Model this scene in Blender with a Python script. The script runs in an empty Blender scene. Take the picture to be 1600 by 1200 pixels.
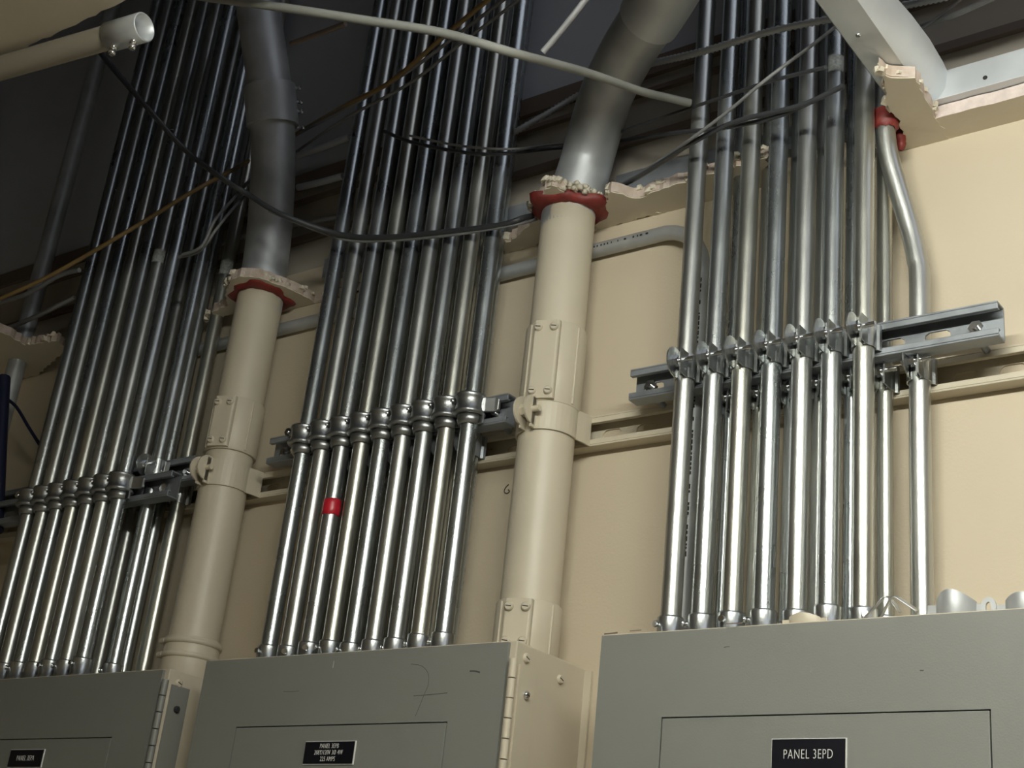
import bpy, bmesh, math, random
from mathutils import Vector, Matrix
random.seed(7)
S = bpy.context.scene
C = S.collection
# ---------------------------------------------------------------- camera
FPX = 2193.109
RW = [[0.80725636, 0.58117683, 0.10281374],      # rows: camera right, up, back in world axes
      [0.15638602, -0.37860353, 0.91225149],
      [0.56910508, -0.72034218, -0.39651804]]
CAM = Vector((0.0, -1.395, 1.55))
cd = bpy.data.cameras.new('camera'); cam = bpy.data.objects.new('camera', cd); C.objects.link(cam)
cd.sensor_fit = 'HORIZONTAL'; cd.sensor_width = 36.0; cd.lens = FPX / 1600 * 36.0
cd.clip_start = 0.02; cd.clip_end = 50
M3 = Matrix(RW).transposed(); M = M3.to_4x4(); M.translation = CAM; cam.matrix_world = M
S.camera = cam
# ---------------------------------------------------------------- world, exposure
w = bpy.data.worlds.new('world'); S.world = w; w.use_nodes = True
w.node_tree.nodes['Background'].inputs[0].default_value = (0.90, 0.95, 1.06, 1)
w.node_tree.nodes['Background'].inputs[1].default_value = 0.95  # bluish sky light added to brighten the plenum like glare
S.view_settings.view_transform = 'Standard'; S.view_settings.look = 'None'
S.view_settings.exposure = 0.0; S.view_settings.gamma = 1; S.view_settings.use_curve_mapping = False
LAMP_Y, LAMP_Z, LAMP_X0, LAMP_X1, LAMP_POWER = -1.15, 2.462, -0.60, 0.60, 122.0

# ---------------------------------------------------------------- measuring helpers
def ray(px, py):
    c = Vector(((px - 800) / FPX, (600 - py) / FPX, -1.0)); return M3 @ c
def at(px, py, d):
    """point at distance d in front of the wall seen at photo position px, py"""
    r = ray(px, py); t = (-d - CAM.y) / r.y; return CAM + r * t
def atz(px, py, z):
    r = ray(px, py); t = (z - CAM.z) / r.z; return CAM + r * t

# ---------------------------------------------------------------- materials
def mat(name, col, rough=0.5, metal=0.0, noise=0.0, nscale=20, bump=0.0, bscale=200, rvar=0.0, col2=None, stretch=None, coat=0.0, spec=None):
    m = bpy.data.materials.new(name); m.use_nodes = True
    n = m.node_tree.nodes; l = m.node_tree.links; b = n['Principled BSDF']
    b.inputs['Base Color'].default_value = (*col, 1); b.inputs['Roughness'].default_value = rough
    b.inputs['Metallic'].default_value = metal
    if coat: b.inputs['Coat Weight'].default_value = coat; b.inputs['Coat Roughness'].default_value = 0.2
    if spec is not None: b.inputs['Specular IOR Level'].default_value = spec
    tc = n.new('ShaderNodeTexCoord'); mp = n.new('ShaderNodeMapping'); l.new(tc.outputs['Object'], mp.inputs[0])
    if stretch: mp.inputs['Scale'].default_value = stretch
    if noise or rvar or col2:
        t = n.new('ShaderNodeTexNoise'); t.inputs['Scale'].default_value = nscale; t.inputs['Detail'].default_value = 5
        l.new(mp.outputs[0], t.inputs['Vector'])
        r = n.new('ShaderNodeValToRGB'); r.color_ramp.elements[0].position = 0.3; r.color_ramp.elements[1].position = 0.7
        c2 = col2 or tuple(min(1, c * (1 + noise)) for c in col)
        c1 = col if col2 else tuple(c * (1 - noise) for c in col)
        r.color_ramp.elements[0].color = (*c1, 1); r.color_ramp.elements[1].color = (*c2, 1)
        l.new(t.outputs['Fac'], r.inputs[0]); l.new(r.outputs[0], b.inputs['Base Color'])
        if rvar:
            mr = n.new('ShaderNodeMapRange'); mr.inputs[3].default_value = rough - rvar; mr.inputs[4].default_value = rough + rvar
            mr.inputs[1].default_value = 0.3; mr.inputs[2].default_value = 0.7
            l.new(t.outputs['Fac'], mr.inputs[0]); l.new(mr.outputs[0], b.inputs['Roughness'])
    if bump:
        t2 = n.new('ShaderNodeTexNoise'); t2.inputs['Scale'].default_value = bscale; t2.inputs['Detail'].default_value = 3
        l.new(mp.outputs[0], t2.inputs['Vector'])
        bp = n.new('ShaderNodeBump'); bp.inputs['Strength'].default_value = bump; bp.inputs['Distance'].default_value = 0.001
        l.new(t2.outputs['Fac'], bp.inputs['Height']); l.new(bp.outputs[0], b.inputs['Normal'])
    return m
GALV = [mat('galvanized_%d' % i, c, rough=r + .05, metal=0.92, noise=0.05, nscale=30, bump=0.16, bscale=900, rvar=0.04, stretch=(1, 1, 0.6))
        for i, (c, r) in enumerate([((.45, .475, .475), .25), ((.50, .51, .49), .29), ((.42, .45, .46), .23), ((.50, .50, .45), .27)])]
GALV_DULL = mat('galvanized_dull', (.47, .485, .49), rough=.5, metal=.5, noise=.22, nscale=14, bump=.2, bscale=160, rvar=.08)
STRUTM = mat('strut_zinc', (.29, .31, .33), rough=.45, metal=.55, noise=.15, nscale=30, bump=.2, bscale=200, rvar=.1)
CLAMPM = mat('clamp_zinc', (.52, .54, .54), rough=.3, metal=.95, noise=.12, nscale=60, bump=.15, bscale=400)
CASTM = mat('cast_zinc', (.38, .39, .39), rough=.36, metal=.95, noise=.08, nscale=60, bump=.2, bscale=500)
BOLTM = mat('bolt_zinc', (.75, .76, .78), rough=.18, metal=1.0)
SHEETM = mat('sheet_steel', (.62, .64, .65), rough=.45, metal=.45, noise=.14, nscale=9, bump=.2, bscale=30, rvar=.08)
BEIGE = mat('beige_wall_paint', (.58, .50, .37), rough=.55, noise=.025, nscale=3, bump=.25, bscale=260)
BEIGEG = mat('beige_gloss_paint', (.56, .50, .385), rough=.44, noise=.03, nscale=8, bump=.3, bscale=70)
CEILM = mat('ceiling_paint', (.66, .59, .465), rough=.6, noise=.04, nscale=10, bump=.5, bscale=60)
GYPS = mat('gypsum_core', (.62, .52, .46), rough=.9, noise=.15, nscale=60, bump=1.0, bscale=200, col2=(.48, .38, .29))
GYPSP = mat('gypsum_pink', (.68, .58, .53), rough=.9, noise=.1, nscale=90, bump=.8, bscale=300)
PLAST = mat('torn_plaster', (.66, .60, .48), rough=.9, noise=.15, nscale=90, bump=1.0, bscale=260)
GREY = mat('grey_enamel', (.215, .218, .198), rough=.42, noise=.03, nscale=4, bump=.12, bscale=500)
GREYD = mat('gap_shadow', (.02, .02, .02), rough=.8)
RED = mat('red_firestop', (.20, .024, .018), rough=.55, noise=.3, nscale=40, bump=.6, bscale=80)
REDT = mat('red_tape', (.50, .015, .03), rough=.35, noise=.2, nscale=70)
BLACKP = mat('nameplate_black', (.006, .006, .01), rough=.3)
WHITEP = mat('nameplate_white', (.75, .74, .70), rough=.5)
PALEP = mat('pale_pipe_paint', (.20, .20, .18), rough=.6, noise=.15, nscale=20)
DKCAB = mat('dark_cable', (.04, .042, .045), rough=.4)
GRCAB = mat('grey_cable', (.19, .19, .19), rough=.5, noise=.15, nscale=30)
YELCAB = mat('yellow_cable', (.20, .13, .045), rough=.5, noise=.2, nscale=20)
TANCAB = mat('tan_cable', (.17, .13, .10), rough=.6)
BLUECAB = mat('blue_cable', (.008, .011, .035), rough=.5)
ARMOR = mat('armour', (.42, .43, .43), rough=.45, metal=.4)
UPPER = mat('plenum_haze_grey', (.52, .54, .58), rough=.85, noise=.12, nscale=2.5, bump=.4, bscale=60)  # bluish grey: the hazy glare is put into the wall colour
DECKM = mat('steel_deck', (.18, .20, .23), rough=.6, noise=.15, nscale=6)
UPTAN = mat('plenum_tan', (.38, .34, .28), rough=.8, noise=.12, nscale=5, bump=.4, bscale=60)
FLOORM = mat('floor_tile', (.74, .71, .65), rough=.5, noise=.1, nscale=4)
ROOMM = mat('room_paint', (.30, .27, .21), rough=.7, noise=.03, nscale=3)
STICK = mat('sticker', (.42, .44, .42), rough=.5, noise=.35, nscale=260)
INK = mat('ink', (.02, .02, .02), rough=.6)
PENCIL = mat('pencil', (.055, .055, .05), rough=.6)
EMI = bpy.data.materials.new('tube_glow'); EMI.use_nodes = True
_b = EMI.node_tree.nodes['Principled BSDF']; _b.inputs['Base Color'].default_value = (.8, .8, .8, 1)
_b.inputs['Emission Color'].default_value = (.985, 1.0, .92, 1); _b.inputs['Emission Strength'].default_value = LAMP_POWER

# ---------------------------------------------------------------- mesh helpers
class MB:
    def __init__(s): s.v = []; s.f = []; s.sm = []; s.mi = []
    def add(s, vs, fs, smooth=False, mi=0):
        o = len(s.v); s.v += [tuple(v) for v in vs]
        for f in fs: s.f.append([o + i for i in f]); s.sm.append(smooth); s.mi.append(mi)
        return s
    def box(s, a, b, mi=0):
        x0, y0, z0 = [min(p, q) for p, q in zip(a, b)]; x1, y1, z1 = [max(p, q) for p, q in zip(a, b)]
        vs = [(x0, y0, z0), (x1, y0, z0), (x1, y1, z0), (x0, y1, z0), (x0, y0, z1), (x1, y0, z1), (x1, y1, z1), (x0, y1, z1)]
        return s.add(vs, [(0, 3, 2, 1), (4, 5, 6, 7), (0, 1, 5, 4), (1, 2, 6, 5), (2, 3, 7, 6), (3, 0, 4, 7)], mi=mi)
    def tube(s, pts, r, n=16, caps=True, rad=None, smooth=True):
        pts = [Vector(p) for p in pts]; m = len(pts)
        t0 = (pts[1] - pts[0]).normalized()
        u = t0.cross(Vector((0, 0, 1)))
        if u.length < 1e-3: u = t0.cross(Vector((0, 1, 0)))
        u.normalize(); vs = []
        for i, p in enumerate(pts):
            t = (pts[min(i + 1, m - 1)] - pts[max(i - 1, 0)]).normalized()
            u = (u - t * u.dot(t)).normalized(); v = t.cross(u)
            rr = rad[i] if rad else r
            for k in range(n):
                a = 2 * math.pi * k / n; vs.append(p + (u * math.cos(a) + v * math.sin(a)) * rr)
        fs = [(i * n + k, i * n + (k + 1) % n, (i + 1) * n + (k + 1) % n, (i + 1) * n + k) for i in range(m - 1) for k in range(n)]
        s.add(vs, fs, smooth)
        if caps:
            s.add(vs[:n], [tuple(range(n))[::-1]]); s.add(vs[-n:], [tuple(range(n))])
        return s
    def cyl(s, a, b, r, n=16, smooth=True): return s.tube([a, b], r, n, True, None, smooth)
    def lathe(s, prof, c, n=28, a0=0, a1=2 * math.pi):
        """profile (radius, z) turned about the vertical axis through c"""
        full = abs(a1 - a0 - 2 * math.pi) < 1e-6; k = n if full else n + 1; vs = []
        for r, z in prof:
            for i in range(k):
                a = a0 + (a1 - a0) * i / n; vs.append((c[0] + r * math.cos(a), c[1] + r * math.sin(a), c[2] + z))
        fs = []
        for j in range(len(prof) - 1):
            for i in range(n):
                i2 = (i + 1) % k
                fs.append((j * k + i, j * k + i2, (j + 1) * k + i2, (j + 1) * k + i))
        return s.add(vs, fs, True)
    def prism(s, poly, z0, z1, side=0, top=0, bot=0):
        """polygon in xy between two heights"""
        n = len(poly); a = sum(poly[i][0] * poly[(i + 1) % n][1] - poly[(i + 1) % n][0] * poly[i][1] for i in range(n))
        if a < 0: poly = poly[::-1]
        vs = [(p[0], p[1], z0) for p in poly] + [(p[0], p[1], z1) for p in poly]
        s.add(vs, [(i, (i + 1) % n, n + (i + 1) % n, n + i) for i in range(n)], mi=side)
        s.add(vs, [tuple(range(n, 2 * n))], mi=top); s.add(vs, [tuple(range(n))[::-1]], mi=bot)
        return s
    def sheet(s, prof, z0, z1, t):
        """open line in xy given thickness t, extruded in z"""
        n = len(prof); L = []; R = []
        for i in range(n):
            a = Vector(prof[max(i - 1, 0)]); b = Vector(prof[min(i + 1, n - 1)]); d = (b - a).normalized(); q = Vector((-d.y, d.x)) * t / 2
            p = Vector(prof[i]); L.append(p + q); R.append(p - q)
        return s.prism([tuple(p) for p in L] + [tuple(p) for p in R[::-1]], z0, z1)
    def build(s, name, m, parent=None, loc=None, bevel=0):
        me = bpy.data.meshes.new(name); me.from_pydata(s.v, [], s.f); me.validate()
        for mm in (m if isinstance(m, (list, tuple)) else [m]): me.materials.append(mm)
        if len(me.polygons) == len(s.f):
            me.polygons.foreach_set('use_smooth', s.sm); me.polygons.foreach_set('material_index', s.mi)
        me.update()
        o = bpy.data.objects.new(name, me); C.objects.link(o)
        if parent: o.parent = parent
        if loc is not None: o.location = loc
        if bevel:
            b = o.modifiers.new('bevel', 'BEVEL'); b.width = bevel; b.segments = 2; b.limit_method = 'ANGLE'
        return o
def tag(o, label=None, cat=None, group=None, kind=None):
    if label: o['label'] = label
    if cat: o['category'] = cat
    if group: o['group'] = group
    if kind: o['kind'] = kind
    return o
def thing(name, loc, label, cat, group=None, rot=0):
    o = bpy.data.objects.new(name, None); C.objects.link(o); o.location = loc; o.rotation_euler = (0, 0, rot)
    o.empty_display_size = .02
    return tag(o, label, cat, group)
def copy_tree(o, loc, label, group=None):
    r = o.copy(); C.objects.link(r); r.location = loc; r['label'] = label
    if group: r['group'] = group
    for ch in o.children:
        c = ch.copy(); C.objects.link(c); c.parent = r
        for g in ch.children:
            d = g.copy(); C.objects.link(d); d.parent = c
    return r
def rag(poly, step=.008, amp=.003, keep=()):
    """break the straight sides of an outline into a ragged edge"""
    out = []; n = len(poly)
    for i in range(n):
        a = Vector(poly[i][:2]); b = Vector(poly[(i + 1) % n][:2]); d = b - a; k = max(1, int(d.length / step))
        q = Vector((-d.y, d.x)).normalized() if d.length > 1e-9 else Vector((0, 0))
        for j in range(k):
            p = a + d * (j / k)
            if i not in keep and j > 0: p = p + q * random.uniform(-amp, amp)
            out.append((p.x, p.y))
    return out
def spline(pts, sub=8):
    pts = [Vector(p) for p in pts]; out = []; n = len(pts)
    for i in range(n - 1):
        p0, p1, p2, p3 = pts[max(i - 1, 0)], pts[i], pts[i + 1], pts[min(i + 2, n - 1)]
        for k in range(sub):
            t = k / sub; out.append(.5 * ((2 * p1) + (p2 - p0) * t + (2 * p0 - 5 * p1 + 4 * p2 - p3) * t * t + (3 * p1 - p0 - 3 * p2 + p3) * t ** 3))
    out.append(pts[-1]); return out
ORD = ['first', 'second', 'third', 'fourth', 'fifth', 'sixth', 'seventh', 'eighth', 'ninth', 'tenth', 'eleventh']
HC = 2.532      # underside of the drywall ceiling
TC = .016       # its thickness
PD = .146       # panel depth
ZT = 1.914      # panel tops
# ================================================================ SETTING
def struct(mb, name, m, **k): return tag(mb.build(name, m, **k), kind='structure')
struct(MB().box((-4.2, 0, 0), (2.6, .12, 2.60)), 'wall_back', BEIGE)
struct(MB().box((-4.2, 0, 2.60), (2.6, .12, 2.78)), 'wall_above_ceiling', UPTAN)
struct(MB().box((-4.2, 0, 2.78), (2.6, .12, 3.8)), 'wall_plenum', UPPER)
struct(MB().box((-4.3, -4.2, 0), (-4.2, .12, 3.8)), 'wall_left', ROOMM)
struct(MB().box((2.6, -4.2, 0), (2.7, .12, 3.8)), 'wall_right', ROOMM)
struct(MB().box((-4.3, -4.3, 0), (2.7, -4.2, 3.8)), 'wall_front', ROOMM)
struct(MB().box((-4.3, -4.3, -.1), (2.7, .12, 0)), 'floor', FLOORM)
dk = MB()
x = -4.3
while x < -.6:      # ribbed steel deck far above
    dk.box((x, -4.3, 3.8), (x + .09, .12, 3.84)); dk.box((x + .09, -4.3, 3.84), (x + .15, .12, 3.88)); x += .15
dk.box((-4.3, -4.3, 3.88), (-.5, .12, 3.9)); dk.box((-.5, -4.3, 3.8), (2.7, -1.2, 3.9))  # unseen gap left at right, added so the sky lights the plenum
struct(dk, 'ceiling_deck', DECKM)
cl = MB()
Y0 = -.669
front = [(-4.2, -4.2), (2.6, -4.2), (2.6, Y0), (-4.2, Y0)]
cl.prism(rag(front, .012, .0016, keep=(0, 1, 3)), HC, HC + TC, side=1, top=1)
right = [(-.532, 0), (-.530, -.020), (-.515, -.046), (1.2, -.046), (1.2, Y0), (2.6, Y0), (2.6, 0)]
cl.prism(rag(right, .012, .0012, keep=(4, 5, 6)), HC, HC + TC, side=1, top=1)
cl.prism(rag([(-4.2, 0), (-2.42, 0), (-2.42, -.10), (-3.4, -.13), (-3.4, Y0), (-4.2, Y0)], .012, .003), HC, HC + TC, side=1, top=1)
struct(cl, 'ceiling', [CEILM, GYPSP])

# ================================================================ PANELBOARDS
def text_mesh(body, size, name, m, parent, loc, sx=.66, offset=0.0):
    cu = bpy.data.curves.new(name, 'FONT'); cu.body = body; cu.size = size; cu.align_x = 'CENTER'; cu.align_y = 'CENTER'; offset = -size * .012
    cu.extrude = .00015; cu.resolution_u = 3; cu.space_line = .95; cu.offset = offset; cu.space_character = 1.12
    t = bpy.data.objects.new(name, cu); C.objects.link(t)
    dg = bpy.context.evaluated_depsgraph_get(); me = bpy.data.meshes.new_from_object(t.evaluated_get(dg))
    bpy.data.objects.remove(t); me.materials.clear(); me.materials.append(m)
    o = bpy.data.objects.new(name, me); C.objects.link(o); o.parent = parent
    o.rotation_euler = (math.pi / 2, 0, 0); o.scale = (sx, 1, 1); o.location = loc
    return o
def screw(parent, loc, ax, r, m, name='screw', h=.003):
    b = MB(); v = Vector(ax).normalized(); p = Vector(loc)
    b.tube([p, p + v * h * .6, p + v * h], r, 14, True, [r, r, r * .72])
    o = b.build(name, m, parent)
    u = v.cross(Vector((0, .35, 1))).normalized(); q = v.cross(u)
    s = MB(); vs = [p + v * (h + sz) + u * a * r * .62 + q * c * r * .1 for sz in (-.0004, .00025) for a, c in ((-1, -1), (1, -1), (1, 1), (-1, 1))]
    s.add(vs, [(0, 3, 2, 1), (4, 5, 6, 7), (0, 1, 5, 4), (1, 2, 6, 5), (2, 3, 7, 6), (3, 0, 4, 7)])
    s.build('screw_slot', GREYD, o)
    return o
def panel(x0, x1, zt, label, door, plate, lines, tsize, hinge, edge_mat):
    zb = zt - 1.05
    t = thing('panelboard', ((x0 + x1) / 2, -.0012, zb), label, 'electrical panel', 'grey electrical panels below the conduits')
    ox, oz = (x0 + x1) / 2, zb
    W = (x1 - x0) / 2; H = zt - zb
    # box of folded sheet, painted beige
    MB().box((-W, -PD + .003, 0), (W, 0, H)).build('cabinet_box', BEIGEG, t, bevel=.0015)
    hr = -.009 if hinge else -.001
    dx0, dx1, dz = door[0] - ox, door[1] - ox, door[2] - oz
    g = .0014
    cv = MB(); F = -PD - .0016; Bk = -PD + .003
    cv.box((-W + .0015, F, dz + g), (W + hr, Bk, H - .0025))                # cover built round the door opening
    cv.box((-W + .0015, F, .03), (dx0 - g, Bk, dz + g)); cv.box((dx1 + g, F, .03), (W + hr, Bk, dz + g))
    cv.box((-W + .0015, F, .002), (W + hr, Bk, .03))
    cv.build('front_cover', GREY, t)
    MB().box((dx0 - g, Bk - .0012, .03), (dx1 + g, Bk, dz + g)).build('door_gap', GREYD, t)
    d = MB().box((dx0, F - .0003, .032), (dx1, Bk - .0012, dz)).build('door', GREY, t, bevel=.0006)
    px0, px1, pz1, pz0 = plate[0] - ox, plate[1] - ox, plate[2] - oz, plate[3] - oz
    q = MB().box((px0 - .0008, F - .0018, pz0 - .0008), (px1 + .0012, F - .0003, pz1 + .0008), mi=1)
    q.box((px0, F - .0024, pz0), (px1, F - .0017, pz1), mi=0)
    q = q.build('nameplate', [BLACKP, WHITEP], t)
    text_mesh(lines, tsize, 'lettering', WHITEP, q, ((px0 + px1) / 2, F - .0026, (pz0 + pz1) / 2))
    if hinge:
        ht = H - hinge
        MB().box((W, -PD + .010, .02), (W + .0022, -PD + .042, ht)).build('hinge_leaf', edge_mat, t)
        k = 0
        z = ht + .004
        h = MB()
        while z > .1:
            h = MB(); h.tube([(W + .001, -PD - .002, z - .0215), (W + .001, -PD - .002, z - .0006)], .0048, 12)
            h.build('hinge_knuckle', edge_mat, t); z -= .0222
        screw(t, (W + .0022, -PD + .025, ht - .031), (1, 0, 0), .0048, BOLTM if edge_mat is BEIGEG else GREYD, 'hinge_bolt', .004)
        screw(t, (W, -PD + .022, H - .016), (1, 0, 0), .0058, BEIGEG)
        if edge_mat is BEIGEG: screw(t, (W, -PD + .092, H - .024), (1, 0, 0), .0058, BEIGEG)
    return t, ox, oz
pa, ax_, az_ = panel(-2.029, -1.521, 1.906, 'grey electrical panel lettered PANEL 3EPA, under the leftmost conduit group', (-1.94, -1.609, 1.813),
      (-1.826, -1.749, 1.798, 1.774), 'PANEL 3EPA', .0105, .020, GREY)
pb, bx_, bz_ = panel(-1.447, -.939, ZT, 'grey electrical panel lettered PANEL 3EPB with a pencilled mark, under the middle conduit group', (-1.365, -1.024, 1.8225),
      (-1.237, -1.157, 1.803, 1.777), 'PANEL 3EPB\n208Y/120V 3\u00d8 4W\n225 AMPS', .0080, .026, BEIGEG)
pd_, dx_, dz_ = panel(-.825, -.317, ZT, 'grey electrical panel lettered PANEL 3EPD, under the rightmost conduit group', (-.742, -.410, 1.8215),
      (-.618, -.5435, 1.7985, 1.7695), 'PANEL 3EPD', .0128, 0, GREY)
# folded back flange of the middle cabinet
MB().box((.254, -.0035, 0), (.2635, 0, 1.047)).build('back_flange', BEIGEG, pb)
# pencil line and scuffs on the middle panel cover
def mark(pts, r, name, parent, ox, oz, m=PENCIL, sub=6):
    P = [at(px, py, PD + .0018) for px, py in pts]; P = spline([(p.x - ox, p.y, p.z - oz) for p in P], sub)
    b = MB(); vs = []; n = len(P)
    for i, p in enumerate(P):
        d = (P[min(i + 1, n - 1)] - P[max(i - 1, 0)]); d.y = 0; d.normalize(); q = Vector((-d.z, 0, d.x)) * r
        vs += [p + q, p - q]
    b.add(vs, [(2 * i, 2 * i + 1, 2 * i + 3, 2 * i + 2) for i in range(n - 1)]); return b.build(name, m, parent)
mark([(643, 1038), (660, 1041), (670, 1053), (670, 1070), (664, 1085), (656, 1105), (650, 1119)], .0003, 'pencil_mark', pb, bx_, bz_)
mark([(647, 1087.5), (670, 1086), (700, 1083)], .0004, 'pencil_mark', pb, bx_, bz_)
mark([(735, 1049), (743, 1049), (751, 1051)], .0009, 'scuff_mark', pb, bx_, bz_)
mark([(444, 1081), (456, 1081), (468, 1080)], .0003, 'scuff_mark', pb, bx_, bz_)
mark([(523, 1033), (521, 1044)], .0004, 'scuff_mark', pb, bx_, bz_, WHITEP)
mark([(1132, 1012), (1137, 1011), (1141, 1011)], .0004, 'scuff_mark', pd_, dx_, dz_)
mark([(1438, 1048), (1444, 1048)], .0005, 'scuff_mark', pd_, dx_, dz_)
mark([(945, 991), (958, 990), (966, 989)], .0009, 'chipped_edge', pd_, dx_, dz_, TANCAB)
mark([(985, 986.5), (1003, 985)], .0006, 'chipped_edge', pd_, dx_, dz_, TANCAB)
mark([(1135, 975.3), (1160, 973.8)], .0006, 'chipped_edge', pd_, dx_, dz_, TANCAB)
# marker squiggle on the wall
P = spline([at(px, py, .0006) for px, py in ((795, 757), (790, 762), (788, 768), (792, 771), (796, 768), (794, 765))], 5)
tag(MB().tube(P, .0007, 6).build('marker_squiggle', INK), 'small black marker squiggle on the wall, left of the right beige conduit', 'mark')

# ================================================================ STRUT CHANNELS
SH = .0413; SD = .021; ST = .0025
def stadium(ang, hw, hh):
    """distance from centre to a slot outline in direction ang"""
    lo, hi = 0, .1
    for _ in range(24):
        m = (lo + hi) / 2; x = abs(math.cos(ang) * m); y = abs(math.sin(ang) * m); x = max(0, x - (hw - hh))
        if math.hypot(x, y) < hh: lo = m
        else: hi = m
    return lo
def strut(name, x0, x1, zc, dback, m, label, first=.03, pitch=.0508, slot=(.0145, .0072)):
    L = x1 - x0
    t = thing(name, (x0, -dback, zc), label, 'strut channel', 'slotted strut channels holding the conduits')
    h = SH / 2; b = MB()
    for sg in (1, -1):      # flange, rolled lip and its inward return
        b.box((0, -SD, sg * h), (L, -.0, sg * (h - ST)))
        b.box((0, -SD, sg * (h - ST)), (L, -SD + ST, sg * (h - .0095)))
        b.box((0, -SD + ST, sg * (h - .0095)), (L, -SD + .0065, sg * (h - .0095 + .0020)))
    b.build('side_flange', m, t, bevel=.0008)
    pl = MB(); n = 16; xc = first; hh = h - ST
    if first - pitch / 2 > 0: pl.box((0, -ST, -hh), (first - pitch / 2, 0, hh))
    while xc + pitch / 2 <= L:
        hw = pitch / 2; out = []; hole = []
        for k in range(n):
            a = 2 * math.pi * k / n; cx, sy = math.cos(a), math.sin(a); q = max(abs(cx), abs(sy)); ox, oy = cx / q * hw, sy / q * hh
            out.append((ox, oy)); an = math.atan2(oy, ox); r = stadium(an, *slot); hole.append((math.cos(an) * r, math.sin(an) * r))
        vs = [(xc + p[0], -ST, p[1]) for p in out] + [(xc + p[0], -ST, p[1]) for p in hole] + [(xc + p[0], 0, p[1]) for p in hole] + [(xc + p[0], 0, p[1]) for p in out]
        fs = []
        for k in range(n):
            j = (k + 1) % n
            fs += [(k, j, n + j, n + k), (n + k, n + j, 2 * n + j, 2 * n + k), (2 * n + k, 2 * n + j, 3 * n + j, 3 * n + k)]
        pl.add(vs, fs); xc += pitch
    xe = xc - pitch / 2
    if L > xe: pl.box((xe, -ST, -hh), (L, 0, hh))
    pl.build('slotted_back', m, t)
    return t
ZW = 2.2165
strut('strut_channel', -2.9, 1.6, ZW, 0, BEIGEG, 'long beige painted strut channel screwed along the wall behind all the conduits', first=.041)
ZF = 2.2475
STB = .048
sr = strut('strut_channel', -.865, -.414, ZF, STB, STRUTM, 'bare zinc strut channel across the rightmost conduit group, slots showing at its right end', first=.024, slot=(.0145, .0066))
smid = strut('strut_channel', -1.492, -1.052, ZF, STB, STRUTM, 'dark zinc strut channel across the middle conduit group', first=.02)
sl2 = strut('strut_channel', -2.25, -1.654, ZF - .005, STB, STRUTM, 'dark zinc strut channel of the leftmost group, upper one set nearer the wall', first=.02)
ZL = 2.2025
sl1 = strut('strut_channel', -2.25, -1.650, ZL, .089, STRUTM, 'dark zinc strut channel of the leftmost group, lower front one with open C end', first=.02)
# bolts and standoffs of the front struts
def standoff(par, x, z, dfrom, dto, px):
    o = MB(); o.cyl((x - px, dfrom, z), (x - px, dto, z), .0048, 12); return o.build('threaded_rod', BOLTM, par)
def hexhead(b, p, ax, r, h):
    p = Vector(p); v = Vector(ax).normalized(); b.tube([p, p + v * h], r, 6, True, None, False)
for par, x0, x1 in ((sr, -.865, -.414), (smid, -1.492, -1.052), (sl2, -2.25, -1.654)):
    for xx in (x0 + .022, x1 - .028):
        b = MB(); L = Vector((xx - x0, 0, 0))
        hexhead(b, L + Vector((0, -ST, 0)), (0, -1, 0), .0085, .006); b.cyl(L + Vector((0, -ST - .006, 0)), L + Vector((0, -ST - .011, 0)), .004, 10)
        b.build('hex_bolt', BOLTM, par)
        b = MB(); b.cyl(L + Vector((0, 0, -.008)), L + Vector((0, .027, -.012)), .0042, 10); hexhead(b, L + Vector((0, .004, -.008)), (0, 1, 0), .0085, .008)
        b.build('threaded_rod', STRUTM, par)
for xx in (-2.25 + .05, -1.650 - .03):
    b = MB(); L = Vector((xx + 2.25, 0, 0)); hexhead(b, L + Vector((0, -ST, 0)), (0, -1, 0), .008, .006); b.build('hex_bolt', BOLTM, sl1)

# ================================================================ CLAMPS
def make_clamp(r, m, mb_, zoff=0, depth=.0005, big=False):
    """two-piece strut strap: origin on the conduit axis; the strut face lies at y = +r+depth"""
    t = bpy.data.objects.new('strut_clamp', None); C.objects.link(t); t.empty_display_size = .02
    hz = .0155 if not big else .020; th = .0016 if not big else .0026; R_ = r + th / 2 + .0004
    ex = .0045 if not big else .008; ef = .014 if not big else .017
    for sg, nm in ((-1, 'strap_half'), (1, 'strap_half')):
        a0 = math.radians(30 if not big else 18); a1 = math.pi / 2 - math.asin(ex / R_)
        prof = [(sg * (R_ * math.cos(a0) + .004), r + depth), (sg * (R_ * math.cos(a0) + .003), r * .75)]
        for i in range(11):
            a = -a0 + (a1 + a0) * i / 10; prof.append((sg * R_ * math.cos(a), -R_ * math.sin(a)))
        prof += [(sg * ex, -R_ - .003), (sg * ex, -R_ - ef * .55)]
        b = MB().sheet(prof, -hz, hz, th)
        o = b.build(nm, m, t)
        # rounded ear through which the bolt passes
        er = (.0185 if sg < 0 else .0125) if not big else .0195
        b = MB(); cy = -R_ - ef * .35
        b.tube([(sg * ex - th / 2, cy, .003), (sg * ex + th / 2, cy, .003)], er, 22, True, None, False)
        if not big and sg < 0 or big: b.build('bolt_ear', m, o)
        else:
            b = MB().box((sg * (ex + .004) - th / 2, cy - .009, -hz), (sg * (ex + .004) + th / 2, cy + .008, hz)); b.build('bolt_ear', m, o)
    cy = -R_ - ef * .5; br = .0030 if not big else .0042
    b = MB().cyl((-ex - .008, cy, .003), (ex + (.017 if not big else .012), cy, .003), br, 10); bo = b.build('bolt', mb_, t)
    b = MB(); hexhead(b, (-ex + .001, cy, .003), (1, 0, 0), .0068 if not big else .0085, .007); b.build('nut', mb_, bo)
    b = MB(); hexhead(b, (-ex - .0012, cy, .003), (-1, 0, 0), .0058 if not big else .0085, .005); b.build('bolt_head', mb_, bo)
    return t
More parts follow.
